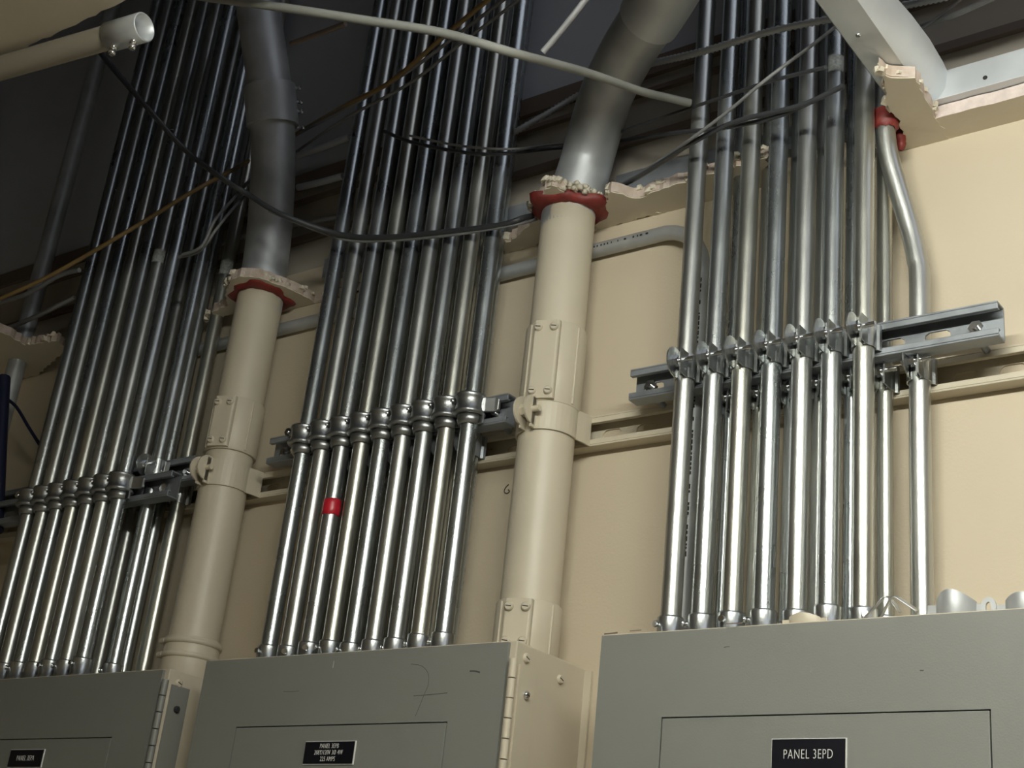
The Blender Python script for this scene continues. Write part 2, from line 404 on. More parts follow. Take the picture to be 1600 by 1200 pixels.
def place_clamps(proto, items, group):
    for i, (loc, label) in enumerate(items):
        if i == 0: proto.location = loc; tag(proto, label, 'pipe clamp', group)
        else: copy_tree(proto, loc, label, group)
def make_cast(r):
    t = bpy.data.objects.new('cast_strap', None); C.objects.link(t)
    b = MB(); e = .0008
    q = r + .0022
    prof = [(q, -.015), (r + .0090, -.015), (r + .0104, -.0128), (r + .0082, -.0095), (r + .0068, -.004), (r + .0066, .002), (r + .0074, .0075), (r + .0094, .0102), (r + .0086, .0128), (q, .0128), (q, -.015)]
    b.lathe(prof, (0, -.0035, 0), 30); body = b.build('strap_body', CASTM, t)
    b = MB()      # tapered foot to the right, down on the strut
    n = 7
    for i in range(n):
        pass
    P = [(r + .001, .011, -.004), (r + .010, .010, .004), (r + .022, .010, .0088), (r + .0275, .0075, .0103)]
    vs = []
    for x, hz, y in P: vs += [(x, y - .003, -hz), (x, y - .003, hz), (x, y + .0015, hz), (x, y + .0015, -hz)]
    fs = [(0, 1, 2, 3), (12, 15, 14, 13)]
    for i in range(3):
        o = 4 * i; fs += [(o, o + 4, o + 5, o + 1), (o + 1, o + 5, o + 6, o + 2), (o + 2, o + 6, o + 7, o + 3), (o + 3, o + 7, o + 4, o)]
    b.add(vs, fs); b.build('strap_foot', CASTM, t, bevel=.001)
    b = MB().box((-r - .0185, -.006, -.001), (-r - .002, -.001, .014)); b.build('bolt_lug', CASTM, t, bevel=.001)
    b = MB(); b.cyl((-r - .0125, .008, .007), (-r - .0125, -.016, .007), .0028, 10); bo = b.build('bolt', BOLTM, t)
    b = MB(); hexhead(b, (-r - .0125, -.0095, .007), (0, -1, 0), .0062, .005); b.build('bolt_head', BOLTM, bo)
    b = MB(); b.lathe([(r + e, -.028), (r + .0035, -.028), (r + .0055, -.022), (r + .0055, -.0145), (r + e, -.0145)], (0, 0, 0), 20, math.radians(-170), math.radians(-10))
    b.box((-r - .009, .0, -.026), (-r + .001, .0028, -.012)); b.box((r - .001, .0, -.026), (r + .009, .0028, -.012))
    b.build('clamp_back', CASTM, t)
    return t

# ================================================================ CONDUITS
R34 = .0117; R12 = .00895
def make_connector(par, r, zt, screwdir, m=None):
    m = m or CLAMPM; zt -= random.choice([.004, .007, .009])
    b = MB(); b.lathe([(r, .036), (r + .0028, .036), (r + .0032, .034), (r + .0032, .012), (r + .0045, .011), (r + .0045, 0), (r, 0)], (0, 0, zt), 22)
    b.lathe([(r + .004, .0), (r + .0066, .0), (r + .0066, .0035), (r + .004, .0035)], (0, 0, zt), 8)
    c = b.build('connector', m, par)
    a = math.radians(screwdir); v = Vector((math.cos(a), math.sin(a), 0))
    s = MB(); p = Vector((0, 0, zt + .026)) + v * (r + .002)
    s.tube([p, p + v * .0045, p + v * .0045, p + v * .007], .003, 12, True, [.0026, .0026, .0042, .0036]); s.build('set_screw', BOLTM, c)
    return c
def conduit(pts, r, label, group, m, zt=ZT, conn=True, cat='conduit', name='conduit'):
    p0 = Vector(pts[0]); t = thing(name, (p0.x, p0.y, p0.z), label, cat, group)
    loc = [Vector(p) - p0 for p in pts]
    MB().tube(loc, r, 22).build('pipe', m, t)
    if conn: make_connector(t, r, 0, random.choice([-120, -95, -150, -60, -170]))
    return t
def vert(px, py, d, r, label, group, m, zt=ZT, ztop=3.76, conn=True):
    x = at(px, py, d).x
    return conduit([(x, -d, zt), (x, -d, ztop)], r, label, group, m, zt, conn), x
clm = make_clamp(R34, CLAMPM, BOLTM)
items = []
D1 = STB + SD + R34 + .0006
RX = []
for i, (p6, p9) in enumerate(zip([1067, 1110.5, 1154.5, 1203, 1251, 1298.5, 1350.5], [1053.5, 1102, 1149, 1195.5, 1246, 1293.5, 1347])):
    x = (at(p6, 620, D1).x + at(p9, 900, D1).x) / 2
    c = conduit([(x, -D1, ZT), (x, -D1, 3.76)], R34, 'shiny galvanized conduit, %s from left of the seven in front above panel 3EPD' % ORD[i],
                'front conduits of the rightmost group', GALV[(i * 3 + 1) % 4])
    RX.append(x)
    items.append(((x, -D1, ZF), 'zinc strut clamp round the %s from left of the seven front conduits, rightmost group' % ORD[i]))
    if i == 5:
        P = at(1310, 105, D1)
        b = MB(); b.lathe([(R34 + .0004, -.012), (R34 + .0004, .012)], (0, 0, P.z - ZT), 10, math.radians(-110), math.radians(-10)); b.build('label_sticker', STICK, c)
place_clamps(clm, items, 'strut clamps of the rightmost front conduits')
items = []; D0 = SD + R12 + .0006
cl2 = make_clamp(R12, CLAMPM, BOLTM)
for i, px in enumerate((1140, 1188, 1237, 1281, 1331)):
    x = at(px, 660, D0).x
    conduit([(x, -D0, ZT), (x, -D0, 3.76)], R12, 'thin conduit, %s from left of five glimpsed behind the front row, panel 3EPD' % ORD[i],
            'rear conduits of the rightmost group', GALV[(i + 2) % 4])
    items.append(((x, -D0, ZW), 'small zinc clamp, %s from left of those behind the rightmost front conduits' % ORD[i]))
xs_ = at(1383, 660, D0).x
conduit([(xs_, -D0, ZT), (xs_, -D0, 3.76)], R12, 'slender straight conduit just left of the bent conduit, above panel 3EPD', 'rear conduits of the rightmost group', GALV[3])
items.append(((xs_, -D0, ZW), 'small zinc clamp on the slender straight conduit left of the bent conduit'))
place_clamps(cl2, items, 'strut clamps of the rightmost rear conduits')
# bent conduit on the right
DB = SD + R34 + .0006
xb = (at(1438, 650, DB).x + at(1440, 900, DB).x) / 2
dds = [(1437, 445, DB), (1433, 405, DB + .001), (1423, 360, DB + .004), (1404, 296, DB + .013), (1391, 253, DB + .02), (1385, 222, DB + .024), (1383, 190, DB + .026)]
pts = [Vector((xb, -DB, ZT)), Vector((xb, -DB, 2.0)), Vector((xb, -DB, 2.15))] + [at(*q) for q in dds]
xt = pts[-1].x; pts += [Vector((xt, pts[-1].y, 2.62)), Vector((xt, pts[-1].y, 3.0)), Vector((xt, pts[-1].y, 3.76))]
bent = conduit(spline(pts, 8), R34, 'galvanized conduit with an offset bend, rightmost, rising to a red sealed ceiling hole', 'rear conduits of the rightmost group', GALV[1])
c3 = make_clamp(R34, CLAMPM, BOLTM); c3.location = (xb, -DB, ZW + .003); tag(c3, 'zinc strut clamp at the foot of the offset bend, rightmost clamp on the wall channel', 'pipe clamp', 'strut clamps of the rightmost rear conduits')
# red sealant round the bent conduit
P = at(1384, 186, DB + .026)
b = MB(); n = 22; prof = []
for j, (rr, z) in enumerate([(R34, -.016), (R34 + .003, -.013), (R34 + .0042, -.004), (R34 + .005, .006), (R34 + .001, .010)]):
    prof.append((rr, z))
b.lathe(prof, (P.x, P.y, P.z), n)
b.v = [(v[0] + random.uniform(-.0006, .0006), v[1] + random.uniform(-.0006, .0006), v[2] + random.uniform(-.0016, .0016)) for v in b.v]
rs = b.build('firestop_sealant', RED); tag(rs, 'red sealant smeared round the top of the bent conduit, with a drip beside it', 'sealant', 'red firestop sealant')
b = MB(); dp = [at(px, py, .03) for px, py in ((1403, 196), (1404, 208), (1408, 222), (1407, 235))]
b.tube(spline(dp, 4), .005, 8, True, [.004, .005, .0065, .006, .006, .0065, .007, .0065, .0055, .006, .005, .0035, .002][:13])
b.v = [(v[0] + random.uniform(-.001, .001), v[1] + random.uniform(-.001, .001), v[2]) for v in b.v]
b.build('sealant_drip', RED, rs)
# printed conduit that bends along the wall at ceiling height
RP = .0100; DP = SD + RP + .0006; DH = RP + .0008; xv = at(1081, 700, DP).x; zh = 2.492; RB = .085
pts = [Vector((xv, -DP, ZT)), Vector((xv, -DP, 2.2)), Vector((xv, -DP, zh - RB))]
for k in range(1, 9):
    a = math.pi / 2 * k / 8; pts.append(Vector((xv - RB + RB * math.cos(a), -DP + (DP - DH) * k / 8, zh - RB + RB * math.sin(a))))
pts += [Vector((xv - .3, -DH, zh)), Vector((-1.35, -DH, zh)), Vector((-1.95, -DH, zh))]
pc = conduit(pts, RP, 'dull printed conduit curving over to run left along the top of the wall', 'rear conduits of the rightmost group', GALV_DULL)
b = MB()
z = 2.03
while z < 2.4:       # black maker's print, too small to read
    h = random.uniform(.002, .006)
    a = math.radians(-62); p = Vector((.0101 * math.cos(a), .0101 * math.sin(a), z - ZT))
    b.box((p.x - .0014, p.y - .0003, p.z), (p.x + .0010, p.y + .0003, p.z + h)); z += h + random.choice([.002, .003, .012])
b.build('printed_marks', INK, pc)
b = MB(); x = xv - RB - .15
while x < xv - RB - .004:
    h = random.uniform(.002, .006); b.box((x - xv, DP - DH - .0104, zh - ZT - .0012), (x - xv + h * .6, DP - DH - .0094, zh - ZT + .0014)); x += h + random.choice([.002, .003, .008])
b.build('printed_marks', INK, pc)
# middle group
D1m = D1
cm = make_cast(R34); MX = []
for i, (p6, p9) in enumerate(zip([494, 522.5, 550.5, 581, 611, 641, 673.5, 708, 741.5], [437.5, 469, 501, 532, 564.5, 597.5, 630.5, 666, 704])):
    x = (at(p6, 600, D1m).x + at(p9, 900, D1m).x) / 2; MX.append(x)
x0, x8 = MX[0], MX[-1]
for i, x in enumerate(MX):
    x = .5 * x + .5 * (x0 + (x8 - x0) * i / 8)
    lab = 'galvanized conduit, %s from left of the nine in front, panel 3EPB' % ORD[i]
    if i == 2: lab = 'galvanized conduit wrapped with red tape, third from left above panel 3EPB'
    c = conduit([(x, -D1m, ZT), (x, -D1m, 3.76)], R34, lab, 'front conduits of the middle group', GALV[(i * 3 + 2) % 4])
    loc = (x, -D1m, ZF + .004); lb = 'cast one-hole strap on the %s from left of the nine conduits above panel 3EPB' % ORD[i]
    if i == 0: cm.location = loc; tag(cm, lb, 'pipe strap', 'cast straps of the middle conduits')
    else: copy_tree(cm, loc, lb, 'cast straps of the middle conduits')
    if i == 2:
        P = at(515, 795, D1m)
        b = MB(); n = 20; b.lathe([(R34 + .0003, -.0112), (R34 + .001, -.0108), (R34 + .0008, -.004), (R34 + .0014, .0), (R34 + .0009, .006), (R34 + .0012, .011), (R34 + .0003, .0112)], (0, 0, P.z - ZT), n)
        b.v = [(v[0], v[1], v[2] + random.uniform(-.0009, .0009)) for v in b.v]
        b.box((-R34 - .005, -.001, P.z - ZT - .010), (-R34 + .001, .0003, P.z - ZT - .001))
        b.build('red_tape', REDT, c)
c2m = make_clamp(R34, STRUTM, BOLTM); items = []
xr = at(712, 900, DB).x
for i in range(7):
    x = xr - .0385 * (6 - i) * 1.03
    conduit([(x, -DB, ZT), (x, -DB, 3.76)], R34, 'dark conduit, %s from left of seven hidden behind the front row, panel 3EPB' % ORD[i], 'rear conduits of the middle group', GALV[i % 4])
    items.append(((x, -DB, ZW), 'dark wall clamp, %s from left of seven behind the middle conduits' % ORD[i]))
place_clamps(c2m, items, 'strut clamps behind the middle conduits')
# left group
cml = None; DL = .110 + R34 + .0006
xsL = []
for i, (p6, p9) in enumerate(zip([96, 119, 139, 161, 184, 206, 227], [21, 43, 65, 89, 111, 135, 159])):
    xsL.append((at(p6, 600, DL).x + at(p9, 900, DL).x) / 2)
for i, x in enumerate(xsL):
    x = .4 * x + .6 * (xsL[0] + (xsL[6] - xsL[0]) * i / 6)
    c = conduit([(x, -DL, 1.906), (x, -DL, 3.76)], R34, 'galvanized conduit in shade, %s from left of the seven in front above panel 3EPA' % ORD[i], 'front conduits of the leftmost group', GALV[i % 4], zt=1.906)
    copy_tree(cm, (x, -DL, ZL + .006), 'cast one-hole strap on the %s from left of the seven conduits above panel 3EPA' % ORD[i], 'cast straps of the leftmost conduits')
    if i == 5:
        P = at(246, 405, DL); b = MB(); b.lathe([(R34 + .0004, -.012), (R34 + .0004, .012)], (0, 0, P.z - 1.906), 10, math.radians(-120), math.radians(0)); b.build('label_sticker', STICK, c)
x8 = at(185, 900, DB).x; x9 = at(208, 900, D1).x; x10 = at(224, 900, DB).x; x11 = at(246, 900, DB + .01).x
LG = 'rear conduits of the leftmost group'
conduit([(x8, -DB, 1.906), (x8, -DB, 3.76)], R34, 'galvanized conduit set back, eighth from left above panel 3EPA', LG, GALV[1])
conduit([(x9, -D1, 1.906), (x9, -D1, 3.76)], R34, 'galvanized conduit with a bolted clamp, ninth from left above panel 3EPA', LG, GALV[2])
conduit([(x10, -DB, 1.906), (x10, -DB, 3.76)], R34, 'galvanized conduit set back, tenth from left above panel 3EPA', LG, GALV[0])
c = conduit([(x11, -DB, 1.906), (x11, -DB, 3.76)], R34, 'galvanized conduit bearing a pale sticker, last on the right above panel 3EPA', LG, GALV[3])
P = at(345, 424, DB); b = MB(); b.lathe([(R34 + .0004, -.013), (R34 + .0004, .013)], (0, 0, P.z - 1.906), 10, math.radians(-110), math.radians(10)); b.build('label_sticker', STICK, c)
cc = make_clamp(R34, CLAMPM, BOLTM)
place_clamps(cc, [((x9, -D1, ZF - .005), 'bolted strut clamp round the ninth conduit from left above panel 3EPA'),
                  ((x8, -DB, ZW), 'dark strut clamp on the wall channel round the eighth conduit from left above panel 3EPA'),
                  ((x11, -DB, ZW), 'dark strut clamp on the wall channel round the last right conduit above panel 3EPA')], 'strut clamps of the leftmost conduits')
xf = at(18, 600, .06).x
conduit([(xf, -.06, 1.6), (xf, -.06, 3.76)], .0165, 'thick conduit in deep shade at the far left edge', 'rear conduits of the leftmost group', GALV_DULL, conn=False)

# ================================================================ LARGE BEIGE CONDUITS
RB2 = .0365; DG = SD + RB2 + .001
def big(px1, py1, px2, py2, zt, upper, label, n):
    x = .5 * (at(px1, py1, DG).x + at(px2, py2, DG).x)
    t = thing('large_conduit', (x, -DG, zt), label, 'conduit', 'large beige conduits that turn bare above the ceiling')
    MB().tube([(0, 0, 0), (0, 0, HC - zt - .006)], RB2, 40).build('painted_pipe', BEIGEG, t)
    # bare upper part
    P = [Vector((x, -DG, HC - .03)), Vector((x, -DG, HC - .004))] + [Vector(p) for p in upper]
    P = spline(P, 8); P = [p - Vector((x, -DG, zt)) for p in P]
    MB().tube(P, RB2, 40).build('bare_pipe', GALV_DULL, t)
    return t, x, P
def set_coupling(t, z0, z1, saddle, m=BEIGEG, rr=RB2 + .0032, plate=True, name='coupling'):
    b = MB(); b.lathe([(RB2, z0), (rr, z0), (rr + .0006, z0 + .001), (rr + .0006, z1 - .001), (rr, z1), (RB2, z1)], (0, 0, 0), 40); c = b.build(name, m, t)
    if plate:
        a = math.radians(saddle); v = Vector((math.cos(a), math.sin(a), 0)); u = Vector((-v.y, v.x, 0)); hw = .0175; k = math.sqrt(rr * rr - hw * hw)
        b = MB(); pr = [(hw, k - .001), (hw, k + .006), (hw - .002, rr + .0045), (-hw + .002, rr + .0045), (-hw, k + .006), (-hw, k - .001)]
        poly = [(v.x * q + u.x * p, v.y * q + u.y * p) for p, q in pr]
        b.prism(poly, z0 + .002, z1 - .002); s = b.build('saddle', m, c, bevel=.0015)
        for zz in ((z0 + .012, z1 - .012) if z1 - z0 > .06 else ((z0 + z1) / 2,)):
            for sg in (-1, 1): screw(s, Vector((v.x * (rr + .004) + u.x * .0105 * sg, v.y * (rr + .004) + u.y * .0105 * sg, zz)), v, .0058, m, 'saddle_screw', .004)
        for off in (-36, 62):      # ribs along the coupling
            a = math.radians(saddle + off); v2 = Vector((math.cos(a), math.sin(a), 0)); p = v2 * (rr + .001)
            MB().tube([p + Vector((0, 0, z0 + .003)), p + Vector((0, 0, z1 - .003))], .0016, 8).build('rib', m, c)
    return c
def atZf(px, py, Zf): r = ray(px, py); return CAM + r * Zf
U2 = [at(912, 268, DG + .002), at(924, 225, DG + .012), at(945, 155, DG + .04), at(965, 110, DG + .075), at(990, 65, DG + .11), at(1030, 5, DG + .15), at(1080, -80, DG + .20)]
t2, X2, P2 = big(844, 700, 890, 400, ZT, U2, 'large beige painted conduit right of the middle group, bare grey above and leaning right', 0)
U1 = [at(419, 380, DG + .01), at(424, 320, DG + .025), at(427, 250, DG + .045), at(425, 180, DG + .07), at(419, 120, DG + .095), at(409, 50, DG + .12), at(400, -10, DG + .14), at(385, -80, DG + .17)]
t1, X1, P1 = big(322, 860, 404, 520, 1.906, U1, 'large beige painted conduit between the leftmost and middle groups, bare grey above', 1)
zc = lambda px, py: at(px, py, DG).z
set_coupling(t2, zc(858, 645) - ZT, zc(866, 522) - ZT, -72)
set_coupling(t1, zc(372, 712) - 1.906, zc(384, 632) - 1.906, -72)
# connectors at the foot
set_coupling(t2, .0, zc(826, 948) - ZT, -72, name='foot_connector')
fc = set_coupling(t1, .0, zc(300, 1002) - 1.906, -72, plate=False, name='foot_connector')
zt_ = zc(300, 1002) - 1.906
for dz in (.004, .024):
    MB().lathe([(RB2 + .003, -.004), (RB2 + .0065, -.003), (RB2 + .0065, .003), (RB2 + .003, .004)], (0, 0, zt_ - .003 - dz), 40).build('clamp_ring', BEIGEG, fc)
    a = math.radians(-130); v = Vector((math.cos(a), math.sin(a), 0)); p = v * (RB2 + .008) + Vector((0, 0, zt_ - .003 - dz))
    b = MB(); b.tube([p, p + Vector((.012, -.002, 0))], .0045, 10); b.build('ring_bolt', BEIGEG, fc)
cb = make_clamp(RB2, BEIGEG, BEIGEG, big=True, depth=.001)
place_clamps(cb, [((X2, -DG, ZW), 'large beige painted strut clamp on the conduit right of the middle group'),
                  ((X1, -DG, ZW), 'large beige painted strut clamp on the conduit left of the middle group')], 'large beige strut clamps')
# bare couplings above the ceiling
def ring_on(path, i0, i1, rr, m, t, n=40):
    pts = [path[k] for k in range(i0, i1 + 1)]; o = MB(); o.tube(pts, rr, n); return o.build('upper_coupling', m, t)
def nearest(path, origin, px, py):
    best = None
    for k, p in enumerate(path):
        q = M3.transposed() @ (p + origin - CAM)
        if q.z > -.01: continue
        u, v = 800 + FPX * q.x / -q.z, 600 - FPX * q.y / -q.z; e = math.hypot(u - px, v - py)
        if best is None or e < best[0]: best = (e, k)
    return best[1]
O1 = Vector((X1, -DG, 1.906)); O2 = Vector((X2, -DG, ZT))
i0, i1 = sorted((nearest(P1, O1, 426, 197), nearest(P1, O1, 421, 132)))
c = ring_on(P1, i0, i1, RB2 + .0062, GALV_DULL, t1)
for f in (0, .33, .66, 1):
    k = int(round(i0 + (i1 - i0) * f)); p = P1[k]; d = Vector((.80, .59, .05)).normalized()
    b = MB(); b.tube([p + d * (RB2 + .005), p + d * (RB2 + .012), p + d * (RB2 + .012), p + d * (RB2 + .016)], .003, 10, True, [.003, .003, .0045, .004]); b.build('set_screw', BOLTM, c)
i0 = nearest(P2, O2, 1012, 32); ring_on(P2, i0, len(P2) - 1, RB2 + .004, SHEETM, t2)

# ================================================================ CEILING REMNANTS AND SEALANT
def remnant(outline, label, name='drywall_remnant', m=None, keep=(), z=HC - .0005, th=TC, amp=.0028, lumps=0, step=.007, grp='broken drywall left round the conduits'):
    poly = [tuple(atz(px, py, z))[:2] for px, py in outline]; poly = [(p[0], min(p[1], -.0005)) for p in poly]
    poly = rag(poly, step, amp, keep)
    t = thing(name, (poly[0][0], poly[0][1], z), label, 'drywall', grp)
    lp = [(p[0] - poly[0][0], p[1] - poly[0][1]) for p in poly]
    MB().prism(lp, 0, .0015, side=0, top=0, bot=0).build('paper_face', m or CEILM, t)
    cp = [(p[0] + random.uniform(-.0015, .0015), p[1] + random.uniform(-.0012, .0004)) for p in lp]
    b = MB().prism(cp, .0016, th)
    b.build('gypsum_core', GYPS, t)
    if lumps:
        xs = [p[0] for p in lp]; ys = [p[1] for p in lp]
        b = MB()
        for k in range(lumps):
            i = random.randrange(len(lp)); q = Vector((*lp[i], random.uniform(.002, th))); rr = random.uniform(.003, .0075)
            vs = []
            for a in range(6):
                for e in (-.6, .6):
                    an = a * math.pi / 3 + random.uniform(-.3, .3); s_ = rr * random.uniform(.6, 1.1); vs.append(q + Vector((math.cos(an) * s_, math.sin(an) * s_, e * s_)))
            o_ = [(2 * a, 2 * ((a + 1) % 6), 2 * ((a + 1) % 6) + 1, 2 * a + 1) for a in range(6)] + [tuple(range(0, 12, 2))[::-1], tuple(range(1, 12, 2))]
            b.add(vs, o_)
        tag(b.build('gypsum_crumbs', PLAST, t), kind='stuff')
    return t
remnant([(1372, 108), (1392, 122), (1430, 122), (1462, 187), (1500, 240), (1400, 255), (1412, 205), (1398, 180), (1385, 160), (1384, 140)],
        'L-shaped drywall remnant under the sheet metal beam, beside the bent conduit', lumps=26)
remnant([(955, 300), (1000, 310), (1030, 298), (1068, 286), (1112, 272), (1200, 246), (1200, 300), (1110, 322), (1040, 345), (960, 372), (925, 372), (940, 330)],
        'crumbling drywall remnant along the wall between the right beige conduit and the rightmost group', lumps=60, amp=.004)
remnant([(780, 388), (800, 374), (828, 352), (838, 330), (842, 308), (862, 290), (882, 300), (880, 360), (850, 395), (780, 412)],
        'broken drywall strip left of the right beige conduit', lumps=24)
remnant([(322, 500), (335, 486), (356, 478), (352, 460), (362, 437), (375, 432), (405, 434), (438, 446), (487, 469), (500, 480), (495, 500), (440, 510), (400, 520), (375, 485), (348, 496), (330, 507)],
        'torn plaster collar jutting out round the left beige conduit', m=CEILM, lumps=22, amp=.0022)
remnant([(-20, 508), (20, 528), (40, 540), (62, 536), (90, 532), (104, 548), (60, 590), (-20, 600)], 'broken ceiling drywall at the far left edge above the shaded conduit', lumps=16)
remnant([(500, 478), (520, 470), (545, 462), (700, 420), (790, 392), (790, 410), (700, 440), (500, 496)], 'narrow drywall strip behind the middle conduits', amp=.002)
def collar(x, r0, r1, label, seed, z0=-.006, a0=-200, a1=20):
    rnd = random.Random(seed); b = MB(); n = 40; vs = []
    for j, (f, z) in enumerate([(0, z0), (.35, z0 - .001), (.75, z0 + .002), (1, z0 + .006), (1, z0 + .012)]):
        for i in range(n):
            a = 2 * math.pi * i / n; w_ = r1 + .006 * math.sin(3 * a + seed) + .004 * math.sin(7 * a + 2 * seed) + rnd.uniform(-.0015, .0015); rr = r0 + (w_ - r0) * f
            y = rr * math.sin(a); y = min(y, DG - .001)
            vs.append((rr * math.cos(a), y, z + rnd.uniform(-.001, .001)))
    fs = [(j * n + i, j * n + (i + 1) % n, (j + 1) * n + (i + 1) % n, (j + 1) * n + i) for j in range(4) for i in range(n)]
    b.add(vs, fs, True); t = b.build('firestop_sealant', RED, None, (x, -DG, HC)); return tag(t, label, 'sealant', 'red firestop sealant')
collar(X2, RB2, .052, 'dark red sealant collar where the right beige conduit meets the ceiling', 1.3)
collar(X1, RB2, .050, 'dark red sealant collar where the left beige conduit meets the ceiling', 4.1)
# crust of white plaster above each collar
def crust(x, r0, r1, seed, label, a0, a1, z0, z1):
    rnd = random.Random(seed); b = MB()
    for k in range(150):
        a = math.radians(rnd.uniform(a0, a1)); rr = rnd.uniform(r0, r1); q = Vector((rr * math.cos(a), min(rr * math.sin(a), DG - .006), rnd.uniform(z0, z1) + (r1 - rr) * .5)); s_ = rnd.uniform(.0015, .0042)
        vs = [q + Vector((rnd.uniform(-1, 1), rnd.uniform(-1, 1), rnd.uniform(-1, 1))).normalized() * s_ for _ in range(8)]
        vs = [q + Vector((sx * s_ * rnd.uniform(.6, 1.2), sy * s_ * rnd.uniform(.6, 1.2), sz * s_ * rnd.uniform(.4, 1))) for sz in (-1, 1) for sx, sy in ((-1, -1), (1, -1), (1, 1), (-1, 1))]
        b.add(vs, [(0, 3, 2, 1), (4, 5, 6, 7), (0, 1, 5, 4), (1, 2, 6, 5), (2, 3, 7, 6), (3, 0, 4, 7)], True)
    o = b.build('plaster_crust', PLAST, None, (x, -DG, HC)); return tag(o, label, 'plaster', 'plaster crumbs on the sealant collars')
crust(X2, .038, .056, 3, 'pale plaster crumbs caked on top of the right red collar', -200, 20, .001, .012)
crust(X1, .045, .060, 5, 'pale plaster crumbs caked on top of the left red collar', -140, 30, .002, .008)

# ================================================================ SHEET METAL AT THE OPENING
ZS = HC + TC + .001
q0, q1 = atz(1269, 0, ZS), atz(1335, 0, ZS)
xl, xr_ = (atz(1385, 145, ZS).x + atz(1269, 0, ZS).x) / 2, (atz(1430, 122, ZS).x + q1.x) / 2
t = thing('metal_beam', (xl, -.02, ZS), 'galvanized sheet metal beam crossing the ceiling opening towards the camera', 'beam')
Lb = -.66; W_ = (xr_ - xl)
b = MB(); b.box((0, 0, 0), (W_, Lb, .0012)); b.box((0, 0, 0), (.0012, Lb, .045)); b.build('channel_web', SHEETM, t, bevel=.0004)
b = MB(); n = 14; vs = []
for i in range(n + 1):      # side flange, bowed outwards near the wall
    f = i / n; y = Lb * f; bow = .016 * math.exp(-((f - .14) / .22) ** 2); vs += [(W_, y, 0), (W_ + .002 + bow, y, .020), (W_ + .004 + bow * 1.15, y, .044)]
b.add(vs, [f for i in range(n) for f in ((3 * i, 3 * i + 1, 3 * i + 4, 3 * i + 3), (3 * i + 1, 3 * i + 2, 3 * i + 5, 3 * i + 4))], True)
b.build('side_flange', SHEETM, t)
for yy in (-.19, -.36): screw(t, (W_ * .42, yy, 0), (0, 0, -1), .003, BOLTM, 'rivet', .002)
a = at(1458, 165, .046); zz0 = ZS
t = thing('wall_track', (a.x, -.046, ZS), 'grey steel track lying on the cut drywall edge at upper right', 'metal track', 'steel tracks along the top of the wall')
b = MB(); b.box((0, -.001, .002), (1.6, .0, .046)); b.box((0, -.012, 0), (1.6, .034, .0012)); b.build('track_web', SHEETM, t, bevel=.0004)
for k in range(4):
    x_ = .062 + .3 * k; MB().cyl((x_, -.0016, .020), (x_, -.0012, .020), .0028, 12).build('screw_hole', GREYD, t)
b = at(1080, 268, .012); a = at(940, 305, .012)
for x0_, x1_, dd, lab in ((-1.50, X2 - .05, .014, 'steel track along the wall top behind the middle conduits'), (X2 + .045, -.56, .016, 'blue-grey steel track above the crumbling drywall remnant')):
    t = thing('wall_track', (x0_, -.001, 2.566), lab, 'metal track', 'steel tracks along the top of the wall')
    b = MB(); b.box((0, -dd - .0012, 0), (x1_ - x0_, -dd, .034)); b.box((0, -dd, 0), (x1_ - x0_, 0, .0012)); b.box((0, -dd, .0328), (x1_ - x0_, 0, .034)); b.build('track_web', STRUTM, t)
# horizontal seams and rails on the wall above the ceiling
for z_, th_, m_, lab in ((2.655, .012, TANCAB, 'dark rail across the wall above the ceiling, lowest'), (2.735, .007, TANCAB, 'dark rail across the wall above the ceiling, middle one'), (2.765, .03, TANCAB, 'dark rail across the wall above the ceiling, topmost')):
    tag(MB().box((-2.6, -.008, z_), (1.2, 0, z_ + th_)).build('wall_rail', m_), lab, 'rail', 'dark rails on the wall above the ceiling')

# ================================================================ STUB CONDUIT TOP LEFT
a = atz(-60, 122, HC - .018); e = atz(212, 43, HC - .018)
a = Vector((-1.50, Y0 + .012, HC - .019)); 
e = atz(226, 42, HC - .019)
a = atz(-80, 130, HC - .022)
dirn = (e - a).normalized()
t = thing('conduit_stub', a, 'short beige painted conduit stub with open coupling under the ceiling, upper left', 'conduit')
s1 = e - a; cs = s1 - dirn * .052
MB().tube([Vector((0, 0, 0)) - dirn * .3, cs + dirn * .018], .0145, 28).build('painted_pipe', ROOMM, t)
b = MB()
ri, ro = .0152, .0172
u = dirn.cross(Vector((0, 0, 1))).normalized(); v = u.cross(dirn); n = 30; vs = []
for p, r_ in ((cs, ri), (cs, ro), (s1 - dirn * .001, ro), (s1, ro - .0008), (s1, ri), (cs + dirn * .019, ri)):
    for k in range(n):
        an = 2 * math.pi * k / n; vs.append(p + (u * math.cos(an) + v * math.sin(an)) * r_)
b.add(vs, [(j * n + k, j * n + (k + 1) % n, (j + 1) * n + (k + 1) % n, (j + 1) * n + k) for j in range(5) for k in range(n)], True)
cp = b.build('open_coupling', SHEETM, t)
for f in (.010, .040):
    p = cs + dirn * f - v * ro * .97; b = MB(); b.tube([p, p - v * .004, p - v * .004, p - v * .006, p - v * .006, p - v * .010, p - v * .0115], .004, 14, True, [.0042, .0042, .0026, .0026, .0044, .0044, .003]); b.build('set_screw', BOLTM, cp)

